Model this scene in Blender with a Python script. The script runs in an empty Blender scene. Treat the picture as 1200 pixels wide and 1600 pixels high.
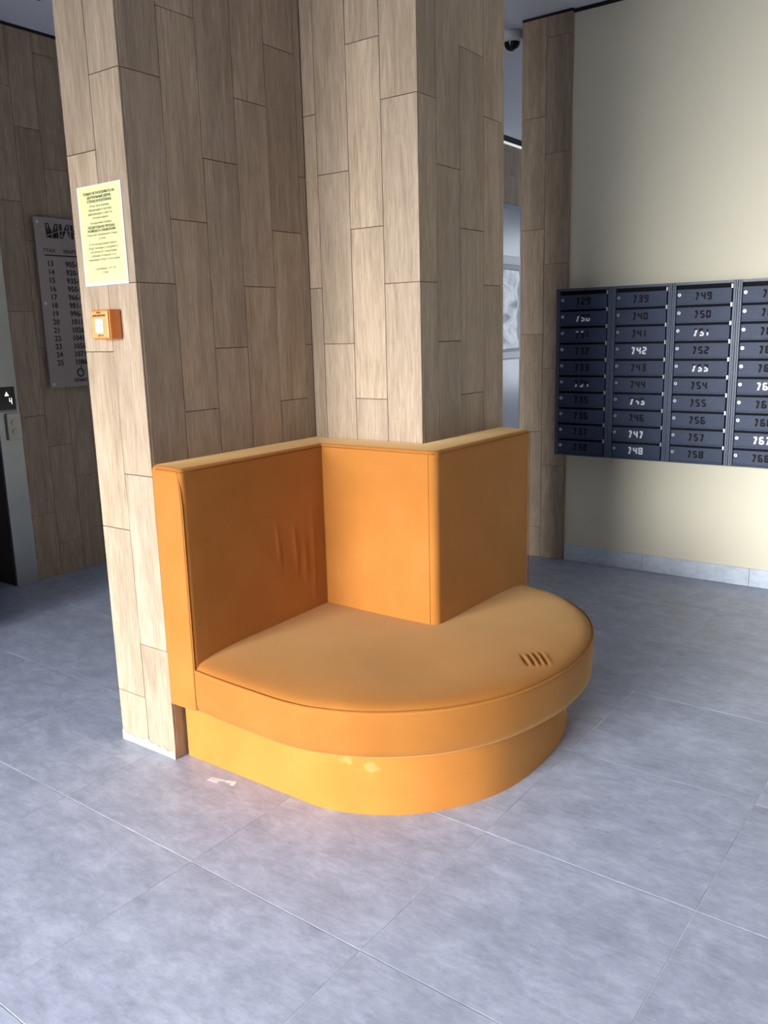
import bpy, bmesh, math, random
from mathutils import Vector, Matrix

sc = bpy.context.scene
C = sc.collection

# ------------------------------------------------------------------ camera, world, lights, exposure
F_PX, PITCH, ROLL, YAW, CAM_H = 1317.1, .21079, -.02599, -.63433, 1.5
fw = Vector((math.sin(YAW) * math.cos(PITCH), math.cos(YAW) * math.cos(PITCH), -math.sin(PITCH)))
rt = Vector((math.cos(YAW), -math.sin(YAW), 0))
up = rt.cross(fw)
R_ = math.cos(ROLL) * rt + math.sin(ROLL) * up
U_ = -math.sin(ROLL) * rt + math.cos(ROLL) * up
cd = bpy.data.cameras.new('camera')
cam = bpy.data.objects.new('camera', cd)
C.objects.link(cam)
cd.sensor_fit = 'VERTICAL'
cd.sensor_height = 24
cd.lens = 24 * F_PX / 1600
cd.clip_start = .05
m = Matrix((R_, U_, -fw)).transposed().to_4x4()
m.translation = (0, 0, CAM_H)
cam.matrix_world = m
sc.camera = cam

WIN = dict(x0=-4.02, x1=-.05, z0=.05, z1=2.75, y=-5.2)      # the glazed front of the lobby, behind the camera
w = bpy.data.worlds.new('sky')
sc.world = w
w.use_nodes = True
nt = w.node_tree
bg = nt.nodes['Background']
tc = nt.nodes.new('ShaderNodeTexCoord')
sep = nt.nodes.new('ShaderNodeSeparateXYZ')
rmp = nt.nodes.new('ShaderNodeValToRGB')
nt.links.new(tc.outputs['Generated'], sep.inputs[0])
nt.links.new(sep.outputs['Z'], rmp.inputs[0])
nt.links.new(rmp.outputs[0], bg.inputs[0])
rmp.color_ramp.elements[0].position = 0
rmp.color_ramp.elements[0].color = (1.0, 1.0, 1.02, 1)
rmp.color_ramp.elements[1].position = .7
rmp.color_ramp.elements[1].color = (.80, .90, 1.1, 1)
bg.inputs[1].default_value = 1.5

pl = bpy.data.lights.new('window_daylight', 'AREA')       # daylight entering through the glazed front
pl.shape = 'RECTANGLE'
pl.size = WIN['x1'] - WIN['x0']
pl.size_y = WIN['z1'] - WIN['z0']
pl.energy = 282
pl.color = (1.0, .99, .985)
pl.spread = math.radians(66)
po = bpy.data.objects.new('window_daylight', pl)
C.objects.link(po)
po.location = ((WIN['x0'] + WIN['x1']) / 2, WIN['y'] + .12, (WIN['z0'] + WIN['z1']) / 2)
po.rotation_euler = (math.radians(90 - 20), 0, math.radians(-9))

cl_ = bpy.data.lights.new('corridor_fill', 'AREA')    # added fill lamp to brighten the corridor; no window stands there
cl_.shape = 'RECTANGLE'
cl_.size = 1.2
cl_.size_y = 1.8
cl_.energy = 9
cl_.color = (.90, .95, 1.0)
co = bpy.data.objects.new('corridor_fill', cl_)
C.objects.link(co)
co.location = (-3.2, 9.4, 1.7)
co.rotation_euler = (math.radians(-90), 0, 0)

sc.view_settings.view_transform = 'Standard'
sc.view_settings.look = 'None'
sc.view_settings.gamma = 1
sc.view_settings.use_curve_mapping = False
sc.view_settings.exposure = 0.16

# ------------------------------------------------------------------ materials
def new_mat(name):
    m = bpy.data.materials.new(name)
    m.use_nodes = True
    return m, m.node_tree, m.node_tree.nodes['Principled BSDF']

def N(nt, t, **kw):
    n = nt.nodes.new(t)
    for k, v in kw.items():
        if k.startswith('i_'):
            n.inputs[k[2:].replace('_', ' ')].default_value = v
        else:
            setattr(n, k, v)
    return n

def ramp(nt, src, stops):
    r = nt.nodes.new('ShaderNodeValToRGB')
    e = r.color_ramp.elements
    e[0].position, e[0].color = stops[0][0], (*stops[0][1], 1)
    e[1].position, e[1].color = stops[-1][0], (*stops[-1][1], 1)
    for p, c in stops[1:-1]:
        q = e.new(p)
        q.color = (*c, 1)
    nt.links.new(src, r.inputs[0])
    return r

def plain(name, col, rough=.5, metal=0, noise=0, bump=0, nscale=60, emit=None, spec=.5):
    m, nt, b = new_mat(name)
    b.inputs['Base Color'].default_value = (*col, 1)
    b.inputs['Roughness'].default_value = rough
    b.inputs['Metallic'].default_value = metal
    b.inputs['Specular IOR Level'].default_value = spec
    if noise or bump:
        tcn = N(nt, 'ShaderNodeTexCoord')
        n = N(nt, 'ShaderNodeTexNoise', i_Scale=nscale, i_Detail=4.0)
        nt.links.new(tcn.outputs['Object'], n.inputs['Vector'])
        if noise:
            r = ramp(nt, n.outputs[0], [(.3, tuple(c * (1 - noise) for c in col)), (.7, tuple(min(1, c * (1 + noise)) for c in col))])
            nt.links.new(r.outputs[0], b.inputs['Base Color'])
        if bump:
            bp = N(nt, 'ShaderNodeBump', i_Strength=bump, i_Distance=.002)
            nt.links.new(n.outputs[0], bp.inputs['Height'])
            nt.links.new(bp.outputs[0], b.inputs['Normal'])
    if emit:
        b.inputs['Emission Color'].default_value = (*col, 1)
        b.inputs['Emission Strength'].default_value = emit
    return m

def wood_mat():
    m, nt, b = new_mat('wood_look_tile')
    L = nt.links.new
    tcn = N(nt, 'ShaderNodeTexCoord')
    oi = N(nt, 'ShaderNodeObjectInfo')
    mul = N(nt, 'ShaderNodeMath', operation='MULTIPLY')
    mul.inputs[1].default_value = 60
    L(oi.outputs['Random'], mul.inputs[0])
    comb = N(nt, 'ShaderNodeCombineXYZ')
    for k in range(3):
        L(mul.outputs[0], comb.inputs[k])
    add = N(nt, 'ShaderNodeVectorMath', operation='ADD')
    L(tcn.outputs['Object'], add.inputs[0])
    L(comb.outputs[0], add.inputs[1])
    # long fine grain
    mp = N(nt, 'ShaderNodeMapping')
    mp.inputs['Scale'].default_value = (210, 210, 9)
    L(add.outputs[0], mp.inputs['Vector'])
    n1 = N(nt, 'ShaderNodeTexNoise', i_Scale=1.0, i_Detail=6.0, i_Roughness=.72, i_Distortion=.5)
    L(mp.outputs[0], n1.inputs['Vector'])
    # broad cathedral figure
    mp2 = N(nt, 'ShaderNodeMapping')
    mp2.inputs['Scale'].default_value = (14, 14, 1.6)
    L(add.outputs[0], mp2.inputs['Vector'])
    n2 = N(nt, 'ShaderNodeTexNoise', i_Scale=1.0, i_Detail=3.0, i_Roughness=.6, i_Distortion=1.2)
    L(mp2.outputs[0], n2.inputs['Vector'])
    r1 = ramp(nt, n1.outputs[0], [(.30, (.255, .190, .130)), (.45, (.40, .312, .226)), (.68, (.53, .43, .325))])
    r2 = ramp(nt, n2.outputs[0], [(.25, (.74, .71, .68)), (.75, (1.12, 1.11, 1.09))])
    mx = N(nt, 'ShaderNodeMix', data_type='RGBA', blend_type='MULTIPLY')
    mx.inputs[0].default_value = 1
    L(r1.outputs[0], mx.inputs[6])
    L(r2.outputs[0], mx.inputs[7])
    # per-plank tone
    r3 = ramp(nt, oi.outputs['Random'], [(0, (.88, .87, .85)), (.5, (1, 1, 1)), (1, (1.08, 1.06, 1.02))])
    mx2 = N(nt, 'ShaderNodeMix', data_type='RGBA', blend_type='MULTIPLY')
    mx2.inputs[0].default_value = 1
    L(mx.outputs[2], mx2.inputs[6])
    L(r3.outputs[0], mx2.inputs[7])
    L(mx2.outputs[2], b.inputs['Base Color'])
    b.inputs['Roughness'].default_value = .55
    b.inputs['Specular IOR Level'].default_value = .35
    bp = N(nt, 'ShaderNodeBump', i_Strength=.35, i_Distance=.0015)
    L(n1.outputs[0], bp.inputs['Height'])
    L(bp.outputs[0], b.inputs['Normal'])
    return m

def concrete_tile_mat(name, lo, mid, hi, rough=.42):
    m, nt, b = new_mat(name)
    L = nt.links.new
    tcn = N(nt, 'ShaderNodeTexCoord')
    oi = N(nt, 'ShaderNodeObjectInfo')
    mul = N(nt, 'ShaderNodeMath', operation='MULTIPLY')
    mul.inputs[1].default_value = 40
    L(oi.outputs['Random'], mul.inputs[0])
    comb = N(nt, 'ShaderNodeCombineXYZ')
    for k in range(3):
        L(mul.outputs[0], comb.inputs[k])
    add = N(nt, 'ShaderNodeVectorMath', operation='ADD')
    L(tcn.outputs['Object'], add.inputs[0])
    L(comb.outputs[0], add.inputs[1])
    mp = N(nt, 'ShaderNodeMapping')
    mp.inputs['Scale'].default_value = (6.5, 10, 8)
    L(add.outputs[0], mp.inputs['Vector'])
    n1 = N(nt, 'ShaderNodeTexNoise', i_Scale=1.0, i_Detail=12.0, i_Roughness=.76, i_Distortion=.3)
    L(mp.outputs[0], n1.inputs['Vector'])
    mp2 = N(nt, 'ShaderNodeMapping')
    mp2.inputs['Scale'].default_value = (22, 60, 30)
    L(add.outputs[0], mp2.inputs['Vector'])
    n2 = N(nt, 'ShaderNodeTexNoise', i_Scale=1.0, i_Detail=6.0, i_Roughness=.7)
    L(mp2.outputs[0], n2.inputs['Vector'])
    r1 = ramp(nt, n1.outputs[0], [(.33, lo), (.5, mid), (.66, hi)])
    r2 = ramp(nt, n2.outputs[0], [(.35, (.90, .90, .90)), (.6, (1.05, 1.05, 1.05))])
    mx = N(nt, 'ShaderNodeMix', data_type='RGBA', blend_type='MULTIPLY')
    mx.inputs[0].default_value = 1
    L(r1.outputs[0], mx.inputs[6])
    L(r2.outputs[0], mx.inputs[7])
    L(mx.outputs[2], b.inputs['Base Color'])
    rr = N(nt, 'ShaderNodeMapRange')
    rr.inputs['To Min'].default_value = rough - .06
    rr.inputs['To Max'].default_value = rough + .12
    L(n1.outputs[0], rr.inputs['Value'])
    L(rr.outputs[0], b.inputs['Roughness'])
    bp = N(nt, 'ShaderNodeBump', i_Strength=.12, i_Distance=.001)
    L(n1.outputs[0], bp.inputs['Height'])
    L(bp.outputs[0], b.inputs['Normal'])
    return m

def velvet_mat(name='mustard_velvet', stains=False, k=1.0):
    m, nt, b = new_mat(name)
    L = nt.links.new
    tcn = N(nt, 'ShaderNodeTexCoord')
    n1 = N(nt, 'ShaderNodeTexNoise', i_Scale=5.0, i_Detail=4.0, i_Roughness=.55)
    L(tcn.outputs['Object'], n1.inputs['Vector'])
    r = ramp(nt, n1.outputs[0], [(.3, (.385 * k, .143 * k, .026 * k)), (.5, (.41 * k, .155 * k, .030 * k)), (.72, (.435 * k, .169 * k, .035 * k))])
    last = r.outputs[0]
    if stains:
        n3 = N(nt, 'ShaderNodeTexNoise', i_Scale=9.0, i_Detail=3.0, i_Roughness=.5)
        L(tcn.outputs['Object'], n3.inputs['Vector'])
        r3 = ramp(nt, n3.outputs[0], [(.68, (0, 0, 0)), (.74, (.28, .28, .28))])
        mx = N(nt, 'ShaderNodeMix', data_type='RGBA', blend_type='MIX')
        L(r3.outputs[0], mx.inputs[0])
        L(last, mx.inputs[6])
        mx.inputs[7].default_value = (.72, .42, .17, 1)
        last = mx.outputs[2]
    L(last, b.inputs['Base Color'])
    b.inputs['Roughness'].default_value = .85
    b.inputs['Specular IOR Level'].default_value = .15
    b.inputs['Sheen Weight'].default_value = .55
    b.inputs['Sheen Roughness'].default_value = .4
    b.inputs['Sheen Tint'].default_value = (1, .74, .38, 1)
    n2 = N(nt, 'ShaderNodeTexNoise', i_Scale=900.0, i_Detail=2.0)
    L(tcn.outputs['Object'], n2.inputs['Vector'])
    bp = N(nt, 'ShaderNodeBump', i_Strength=.12, i_Distance=.0008)
    L(n2.outputs[0], bp.inputs['Height'])
    L(bp.outputs[0], b.inputs['Normal'])
    return m

M = {}
M['wood'] = wood_mat()
M['grout_dark'] = plain('plank_joint', (.10, .075, .055), .9)
M['floor_tile'] = concrete_tile_mat('grey_floor_tile', (.29, .325, .42), (.375, .415, .53), (.47, .517, .645))
M['skirting'] = concrete_tile_mat('grey_skirting_tile', (.60, .68, .78), (.68, .76, .86), (.74, .82, .92), .5)
M['grout'] = plain('floor_joint', (.66, .67, .69), .8, noise=.35, nscale=6)
M['yellow'] = plain('cream_paint', (.82, .775, .61), .75, bump=.1, nscale=220)
M['brown_wall'] = plain('brown_wall_cladding', (.11, .09, .075), .6, noise=.15, nscale=3)
M['white'] = plain('white_paint', (.82, .87, .97), .8)
M['gap'] = plain('black_shadow_gap', (.006, .006, .008), .6)
M['velvet'] = velvet_mat()
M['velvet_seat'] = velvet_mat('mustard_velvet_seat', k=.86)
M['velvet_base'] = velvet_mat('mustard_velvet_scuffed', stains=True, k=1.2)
M['piping'] = plain('mustard_piping', (.33, .13, .022), .85, spec=.1)
M['steel'] = plain('brushed_steel', (.36, .38, .40), .34, .9, noise=.05, nscale=4)
M['steel_dark'] = plain('dark_steel', (.27, .30, .36), .4, .3)
M['button_plate'] = plain('button_plate_steel', (.50, .49, .44), .4, .6)
M['black'] = plain('black_glass', (.004, .004, .006), .25)
M['display_white'] = plain('display_segment', (.9, .92, 1.0), .4, emit=1.2)
M['mail'] = plain('hammered_blue_black_coat', (.034, .053, .104), .40, 0, noise=.35, bump=.5, nscale=420, spec=.3)
M['mail_edge'] = plain('blue_black_frame_coat', (.070, .095, .155), .34, 0, noise=.2, bump=.3, nscale=420)
M['slot'] = plain('mailbox_dark_inside', (.003, .003, .004), .9)
M['zinc'] = plain('zinc_lock', (.62, .64, .68), .3, .7)
M['digit_black'] = plain('digit_cut_dark', (.002, .002, .004), .8)
M['digit_white'] = plain('digit_cut_paper', (.88, .90, .92), .7)
M['orange'] = plain('orange_plastic', (.70, .20, .03), .35)
M['orange_face'] = plain('orange_face_plastic', (.72, .36, .13), .3)
M['ivory'] = plain('white_button_plastic', (.72, .78, .77), .4)
M['ink'] = plain('black_ink', (.02, .02, .022), .6)
M['ink_soft'] = plain('grey_ink', (.20, .20, .11), .7)
M['paper_y'] = plain('yellow_paper', (.72, .73, .34), .6)
M['film'] = plain('laminating_film', (.68, .71, .71), .22)
M['sign'] = plain('frosted_acrylic', (.38, .32, .31), .25, noise=.04, nscale=2)
M['sign_ink'] = plain('sign_ink', (.02, .015, .015), .5)
M['camera_white'] = plain('camera_white_plastic', (.62, .63, .68), .4)
M['wrap'] = plain('crinkled_clear_film', (.70, .74, .78), .2, .15, noise=.2, bump=1.0, nscale=14)
M['sticker'] = plain('torn_white_sticker', (.80, .79, .80), .6, noise=.15, nscale=90)
M['asphalt'] = plain('outside_paving', (.30, .30, .29), .9, noise=.2, nscale=3)
M['led'] = plain('light_strip', (.95, .95, .92), .5, emit=.5)

def glass_mat():
    m, nt, b = new_mat('clear_glass')
    out = nt.nodes['Material Output']
    tr = N(nt, 'ShaderNodeBsdfTransparent')
    tr.inputs[0].default_value = (.95, .97, .96, 1)
    gl = N(nt, 'ShaderNodeBsdfGlossy')
    gl.inputs['Roughness'].default_value = .02
    fr = N(nt, 'ShaderNodeFresnel')
    mx = N(nt, 'ShaderNodeMixShader')
    nt.links.new(fr.outputs[0], mx.inputs[0])
    nt.links.new(tr.outputs[0], mx.inputs[1])
    nt.links.new(gl.outputs[0], mx.inputs[2])
    nt.links.new(mx.outputs[0], out.inputs[0])
    return m
M['glass'] = glass_mat()

# ------------------------------------------------------------------ mesh helpers
def box(bm, x0, x1, y0, y1, z0, z1, bev=0, seg=2):
    r = bmesh.ops.create_cube(bm, size=1)
    v = r['verts']
    for q in v:
        q.co = Vector(((x0 + x1) / 2 + q.co.x * (x1 - x0), (y0 + y1) / 2 + q.co.y * (y1 - y0), (z0 + z1) / 2 + q.co.z * (z1 - z0)))
    if bev:
        e = list({e for q in v for e in q.link_edges})
        bmesh.ops.bevel(bm, geom=e, offset=bev, segments=seg, profile=.5, affect='EDGES')
    return bm

def nbox(*a, **k):
    return box(bmesh.new(), *a, **k)

def cyl(bm, c, axis, r, h, seg=20, r2=None):
    r2 = r if r2 is None else r2
    q = Vector((0, 0, 1)).rotation_difference(Vector(axis)).to_matrix().to_4x4()
    bmesh.ops.create_cone(bm, cap_ends=True, segments=seg, radius1=r, radius2=r2, depth=h, matrix=Matrix.Translation(c) @ q)
    return bm

def tube(bm, pts, r, seg=8, closed=False):
    n = len(pts)
    rings = []
    for i, p in enumerate(pts):
        p = Vector(p)
        a = Vector(pts[(i - 1) % n] if (closed or i > 0) else pts[i])
        b = Vector(pts[(i + 1) % n] if (closed or i < n - 1) else pts[i])
        t = (b - a).normalized()
        s = t.cross(Vector((0, 0, 1)))
        if s.length < .2:
            s = t.cross(Vector((0, 1, 0)))
        s.normalize()
        u = s.cross(t).normalized()
        rings.append([bm.verts.new(p + (s * math.cos(2 * math.pi * k / seg) + u * math.sin(2 * math.pi * k / seg)) * r) for k in range(seg)])
    for i in range(n if closed else n - 1):
        A, B = rings[i], rings[(i + 1) % n]
        for k in range(seg):
            bm.faces.new((A[k], A[(k + 1) % seg], B[(k + 1) % seg], B[k]))
    if not closed:
        bm.faces.new(rings[0])
        bm.faces.new(rings[-1])
    bmesh.ops.recalc_face_normals(bm, faces=bm.faces[:])
    return bm

def wpos(o):
    p = Vector((0, 0, 0))
    while o is not None:
        p += o.location
        o = o.parent
    return p

def obj(name, bm, mat, parent=None, origin=None, smooth=False, **props):
    """links bm (world coordinates) as one mesh object with its origin in place"""
    if origin is None:
        lo = Vector([min(v.co[k] for v in bm.verts) for k in range(3)])
        hi = Vector([max(v.co[k] for v in bm.verts) for k in range(3)])
        origin = (lo + hi) / 2
    origin = Vector(origin)
    for v in bm.verts:
        v.co -= origin
    me = bpy.data.meshes.new(name)
    bm.to_mesh(me)
    bm.free()
    me.materials.append(mat)
    if smooth:
        for p in me.polygons:
            p.use_smooth = True
    o = bpy.data.objects.new(name, me)
    C.objects.link(o)
    o.location = origin - wpos(parent)
    o.parent = parent
    for k, v in props.items():
        o[k] = v
    return o

def inst(name, me, loc, parent, rot=None, **props):
    o = bpy.data.objects.new(name, me)
    C.objects.link(o)
    o.parent = parent
    o.location = Vector(loc) - wpos(parent)
    if rot:
        o.rotation_euler = rot
    for k, v in props.items():
        o[k] = v
    return o

def thing(name, loc, label, cat, group=None):
    o = bpy.data.objects.new(name, None)
    o.empty_display_size = .1
    C.objects.link(o)
    o.location = loc
    o['label'] = label
    o['category'] = cat
    if group:
        o['group'] = group
    return o

def text_obj(name, body, size, mat, loc, rot, parent, align='CENTER', bold=0, spacing=1.0, extrude=.0004):
    cu = bpy.data.curves.new(name, 'FONT')
    cu.body = body
    cu.size = size
    cu.align_x = align
    cu.align_y = 'CENTER'
    cu.extrude = extrude
    cu.offset = bold
    cu.space_line = spacing
    cu.resolution_u = 2
    tmp = bpy.data.objects.new('tmp', cu)
    C.objects.link(tmp)
    dg = bpy.context.evaluated_depsgraph_get()
    me = bpy.data.meshes.new_from_object(tmp.evaluated_get(dg))
    bpy.data.objects.remove(tmp)
    me.materials.clear()
    me.materials.append(mat)
    me.name = name
    return inst(name, me, loc, parent, rot)

def structure(o):
    o['kind'] = 'structure'
    return o

random.seed(4)
CEIL = 3.30
XL, YB, XR, YF = -4.87, 5.03, 2.4, -5.2          # left wall, back wall, right wall, glazed front

# ------------------------------------------------------------------ floor
floor = structure(obj('floor', nbox(-5.6, XR + .15, YF - .2, 10.2, -.12, -.0012), M['grout'], origin=(0, 0, 0)))
PX, PY, ROT = .629, .6145, math.radians(-.7)
tile_me = None
ca, sa = math.cos(ROT), math.sin(ROT)
for i in range(-7, 6):
    for j in range(-7, 14):
        cx, cy = (i + .5) * PX, (j + .5) * PY
        x = -1.148 + cx * ca - cy * sa
        y = 1.413 + cx * sa + cy * ca
        if x > XR + .1 or x < -5.5 or y < YF - .1:
            continue
        if x > -2.3 and y > YB + .25:
            continue
        if y > 9.9:
            continue
        if tile_me is None:
            g = .0016
            t = obj('floor_tile', nbox(-PX / 2 + g * .6, PX / 2 - g * .6, -PY / 2 + g, PY / 2 - g, -.0011, 0, .0004, 1), M['floor_tile'], floor, origin=(0, 0, 0))
            t.location = (x, y, 0)
            t.rotation_euler = (0, 0, ROT)
            tile_me = t.data
        else:
            inst('floor_tile', tile_me, (x, y, random.uniform(-.0003, .0002)), floor, (0, 0, ROT))

# ------------------------------------------------------------------ wood-look planks
JA = [.415, 1.04, 1.675, 2.315, 2.955]
JB = [.622, 1.244, 1.883, 2.526, 3.172]
JC = [.205, .838, 1.457, 2.094, 2.74]
TH = .009
GAP = .0011

def planks(parent, normal, k, seams, phases, z1=CEIL, zmin=0.0, n_in=0.0):
    """vertical planks on the plane x=k ('+x','-x') or y=k ('-y','+y'); seams run along the other axis"""
    for c in range(len(seams) - 1):
        a, b = seams[c] + GAP, seams[c + 1] - GAP
        zs = [zmin] + [z for z in phases[c] if zmin < z < z1] + [z1]
        for q in range(len(zs) - 1):
            lo, hi = zs[q] + GAP, zs[q + 1] - GAP
            d = random.uniform(-.0005, .0005)
            if normal == '-y':
                bb = (a, b, k + d, k + TH, lo, hi)
            elif normal == '+y':
                bb = (a, b, k - TH, k + d, lo, hi)
            elif normal == '+x':
                bb = (k - TH, k + d, a, b, lo, hi)
            else:
                bb = (k + d, k + TH, a, b, lo, hi)
            obj('plank', nbox(*bb, bev=.0009, seg=1), M['wood'], parent)

# the stepped column
xa, xb, xd = -2.592, -2.289, -1.759
ya, yc, yd = 1.80, 2.65, 3.285
bm = bmesh.new()
e = TH - .0012
pts = [(xa + e, ya + e), (xb - e, ya + e), (xb - e, yc + e), (xd - e, yc + e), (xd - e, yd - e), (xa + e, yd - e)]
lo = [bm.verts.new((x, y, 0)) for x, y in pts]
hi = [bm.verts.new((x, y, CEIL)) for x, y in pts]
for k in range(6):
    bm.faces.new((lo[k], lo[(k + 1) % 6], hi[(k + 1) % 6], hi[k]))
bm.faces.new(lo)
bm.faces.new(hi)
bmesh.ops.recalc_face_normals(bm, faces=bm.faces[:])
column = structure(obj('wall_column', bm, M['grout_dark'], origin=(-2.2, 2.6, 0)))
column['label'] = 'stepped column clad in wood-look planks behind the mustard seat'
planks(column, '-y', ya, [xa, -2.437, xb], [JC, JA])
planks(column, '+x', xb, [ya + TH, 1.962, 2.122, 2.285, 2.448, 2.610, yc], [JA, JB, JC, JA, JB, JC])
planks(column, '-y', yc, [xb, -2.226, -2.073, -1.919, xd], [JA, JC, JB, JA])
planks(column, '+x', xd, [yc + TH, 2.770, 2.935, 3.115, yd], [JA, JC, JB, JA])
planks(column, '+y', yd, [xa, -2.44, -2.28, -2.12, -1.96, xd - TH], [JA, JB, JC, JA, JB])
planks(column, '-x', xa, [ya + TH] + [ya + .16 * k for k in range(1, 9)] + [yd - TH], [JB, JC, JA] * 3)

# pale filler smeared along the foot of the bright face
bm = bmesh.new()
xs = [xa + (xb - xa) * k / 24 for k in range(25)]
hs = [.034 + .006 * math.sin(k * 1.7) + .005 * math.sin(k * .6 + 1) - .010 * (k > 19) for k in range(25)]
lo = [bm.verts.new((x, ya - .0014, .0008)) for x in xs]
hi = [bm.verts.new((x, ya - .0010, h)) for x, h in zip(xs, hs)]
for k in range(24):
    bm.faces.new((lo[k], lo[k + 1], hi[k + 1], hi[k]))
r = bmesh.ops.extrude_face_region(bm, geom=bm.faces[:])
for q_ in r['geom']:
    if isinstance(q_, bmesh.types.BMVert):
        q_.co.y -= .0006
bmesh.ops.recalc_face_normals(bm, faces=bm.faces[:])
obj('filler_smear', bm, plain('pale_filler', (.40, .37, .32), .9, noise=.12, nscale=60), column)

# ------------------------------------------------------------------ walls, ceiling
ceiling = structure(obj('ceiling', nbox(-5.6, XR + .15, YF - .2, 10.2, CEIL, CEIL + .15), M['white'], origin=(0, 0, CEIL)))
wall_left = structure(obj('wall_left', bmesh.new() and nbox(XL - .2, XL - TH + .001, 2.722, 5.2, 0, CEIL), M['grout_dark'], origin=(XL, 4, 0)))
planks(wall_left, '+x', XL, [2.868, 3.042, 3.212, 3.372] + [3.372 + .16 * k for k in range(1, 11)] + [5.10], [JA, JC, JB] * 5, z1=CEIL - .016)
structure(obj('trim_1', nbox(XL - TH, XL + .004, 2.72, 5.1, CEIL - .016, CEIL - .0005), M['gap'], wall_left))
# above the lift entrance and the wall nearer the front
wall_left_front = structure(obj('wall_left', nbox(XL - .2, XL - TH + .001, YF, 1.70, 0, CEIL), M['grout_dark'], origin=(XL, 0, 0)))
planks(wall_left_front, '+x', XL, [.90, 1.06, 1.22, 1.38, 1.54, 1.70], [JA, JC, JB, JA, JC], z1=CEIL - .016)
lin = structure(obj('wall_left', nbox(XL - .2, XL - TH + .001, 1.70, 2.722, 2.25, CEIL), M['grout_dark'], origin=(XL, 2, 2.3)))
planks(lin, '+x', XL, [1.70, 1.86, 2.03, 2.20, 2.37, 2.54, 2.70], [JC, JB, JA, JC, JB, JA], z1=CEIL - .016, zmin=2.25)
# plank above the steel jamb
planks(wall_left, '+x', XL, [2.70, 2.868], [JB], z1=CEIL - .016, zmin=2.25)

# mailbox wall
wall_back = structure(obj('wall_back', nbox(-2.50, XR + .15, YB, YB + .2, 0, CEIL), M['yellow'], origin=(0, YB, 0)))
structure(obj('trim_2', nbox(-2.237, XR, YB - .003, YB, CEIL - .022, CEIL - .0005), M['gap'], wall_back))
bb_ = structure(obj('baseboard_back', nbox(-2.236, XR, YB - .004, YB, 0, .1), M['grout'], origin=(0, YB, 0)))
x = -2.234
for q in [-1.713, -1.082, -.45, .18, .81, 1.44, 2.07, 2.395]:
    obj('skirting_tile', nbox(x + .001, q - .001, YB - .013, YB - .003, .001, .106, .0012, 1), M['skirting'], bb_)
    x = q
# wood-clad pier at the end of the mailbox wall
pier = structure(obj('wall_pier', nbox(-2.556 + TH, -2.246, 5.0 + TH - .001, 5.23, 0, CEIL - .016), M['grout_dark'], origin=(-2.4, 5.1, 0)))
planks(pier, '-y', 5.0, [-2.556, -2.394, -2.236], [JC, JB], z1=CEIL - .016)
planks(pier, '-x', -2.556, [5.0 + TH, 5.12, 5.23], [JA, JC], z1=CEIL - .016)
planks(pier, '+x', -2.2365, [5.0 + TH, YB + .006], [JB], z1=CEIL - .016)
structure(obj('trim_3', nbox(-2.556, -2.236, 5.003, 5.23, CEIL - .016, CEIL - .0005), M['gap'], pier))

# right wall and glazed front
wall_right = structure(obj('wall_right', nbox(XR, XR + .15, YF, YB, 0, CEIL), M['brown_wall'], origin=(XR, 1, 0)))
bm = bmesh.new()
box(bm, -5.6, WIN['x0'], YF - .12, YF, 0, CEIL)
box(bm, WIN['x1'], XR + .15, YF - .12, YF, 0, CEIL)
box(bm, WIN['x0'], WIN['x1'], YF - .12, YF, WIN['z1'], CEIL)
box(bm, WIN['x0'], WIN['x1'], YF - .12, YF, 0, WIN['z0'])
structure(obj('wall_front', bm, M['brown_wall'], origin=(0, YF, 0)))
# unseen partition added to block daylight, so the lift side stays dark
structure(obj('wall_light_block', nbox(-4.30, -4.17, YF, 1.85, 0, CEIL), M['brown_wall'], origin=(-4.2, -3, 0)))
win = bpy.data.objects.new('window_1', None)
C.objects.link(win)
win.location = (-2.03, YF, 0)
structure(win)
nx = 4
for k in range(nx + 1):
    x = WIN['x0'] + .025 + (WIN['x1'] - WIN['x0'] - .05) * k / nx
    obj('window_frame', nbox(x - .025, x + .025, YF - .1, YF - .04, WIN['z0'], WIN['z1']), M['steel_dark'], win)
for z in (WIN['z0'] + .025, WIN['z1'] - .025):
    obj('window_frame', nbox(WIN['x0'], WIN['x1'], YF - .1, YF - .04, z - .025, z + .025), M['steel_dark'], win)
for k in range(nx):
    s = (WIN['x1'] - WIN['x0'] - .05) / nx
    x = WIN['x0'] + .025 + s * k
    obj('pane', nbox(x + .02, x + s - .02, YF - .075, YF - .067, WIN['z0'] + .04, WIN['z1'] - .04), M['glass'], win)
g = obj('outside_paving', nbox(-16, 14, -22, YF - .2, -.2, -.1), M['asphalt'])
structure(g)

# corridor beyond the column
XC = -4.09
wc = structure(obj('wall_corridor', nbox(XC - .2, XC - TH + .001, 5.3, 10.0, 0, CEIL), M['grout_dark'], origin=(XC, 8, 0)))
planks(wc, '+x', XC, [6.81, 6.97, 7.13, 7.29, 7.45, 7.61, 7.77, 7.93, 8.06], [JA, JC, JB] * 3, z1=3.225, zmin=2.68)
planks(wc, '+x', XC, [5.31, 5.47, 5.63, 5.80, 5.97, 6.14, 6.31, 6.48, 6.65, 6.81], [JA, JB, JC] * 3, z1=3.225)
planks(wc, '+x', XC, [8.06, 8.22, 8.38, 8.54, 8.70], [JC, JB, JA, JC], z1=3.225)
structure(obj('trim_4', nbox(XC - TH, XC + .004, 5.31, 9.5, 3.245, CEIL - .0005), M['gap'], wc))
obj('light_strip', nbox(XC - TH, XC + .006, 5.31, 9.5, 3.226, 3.245), M['led'], wc)
structure(obj('wall_corridor', nbox(XL - .2, XC - .2, 5.1, 5.3, 0, CEIL), M['white'], origin=(-4.5, 5.2, 0)))
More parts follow.
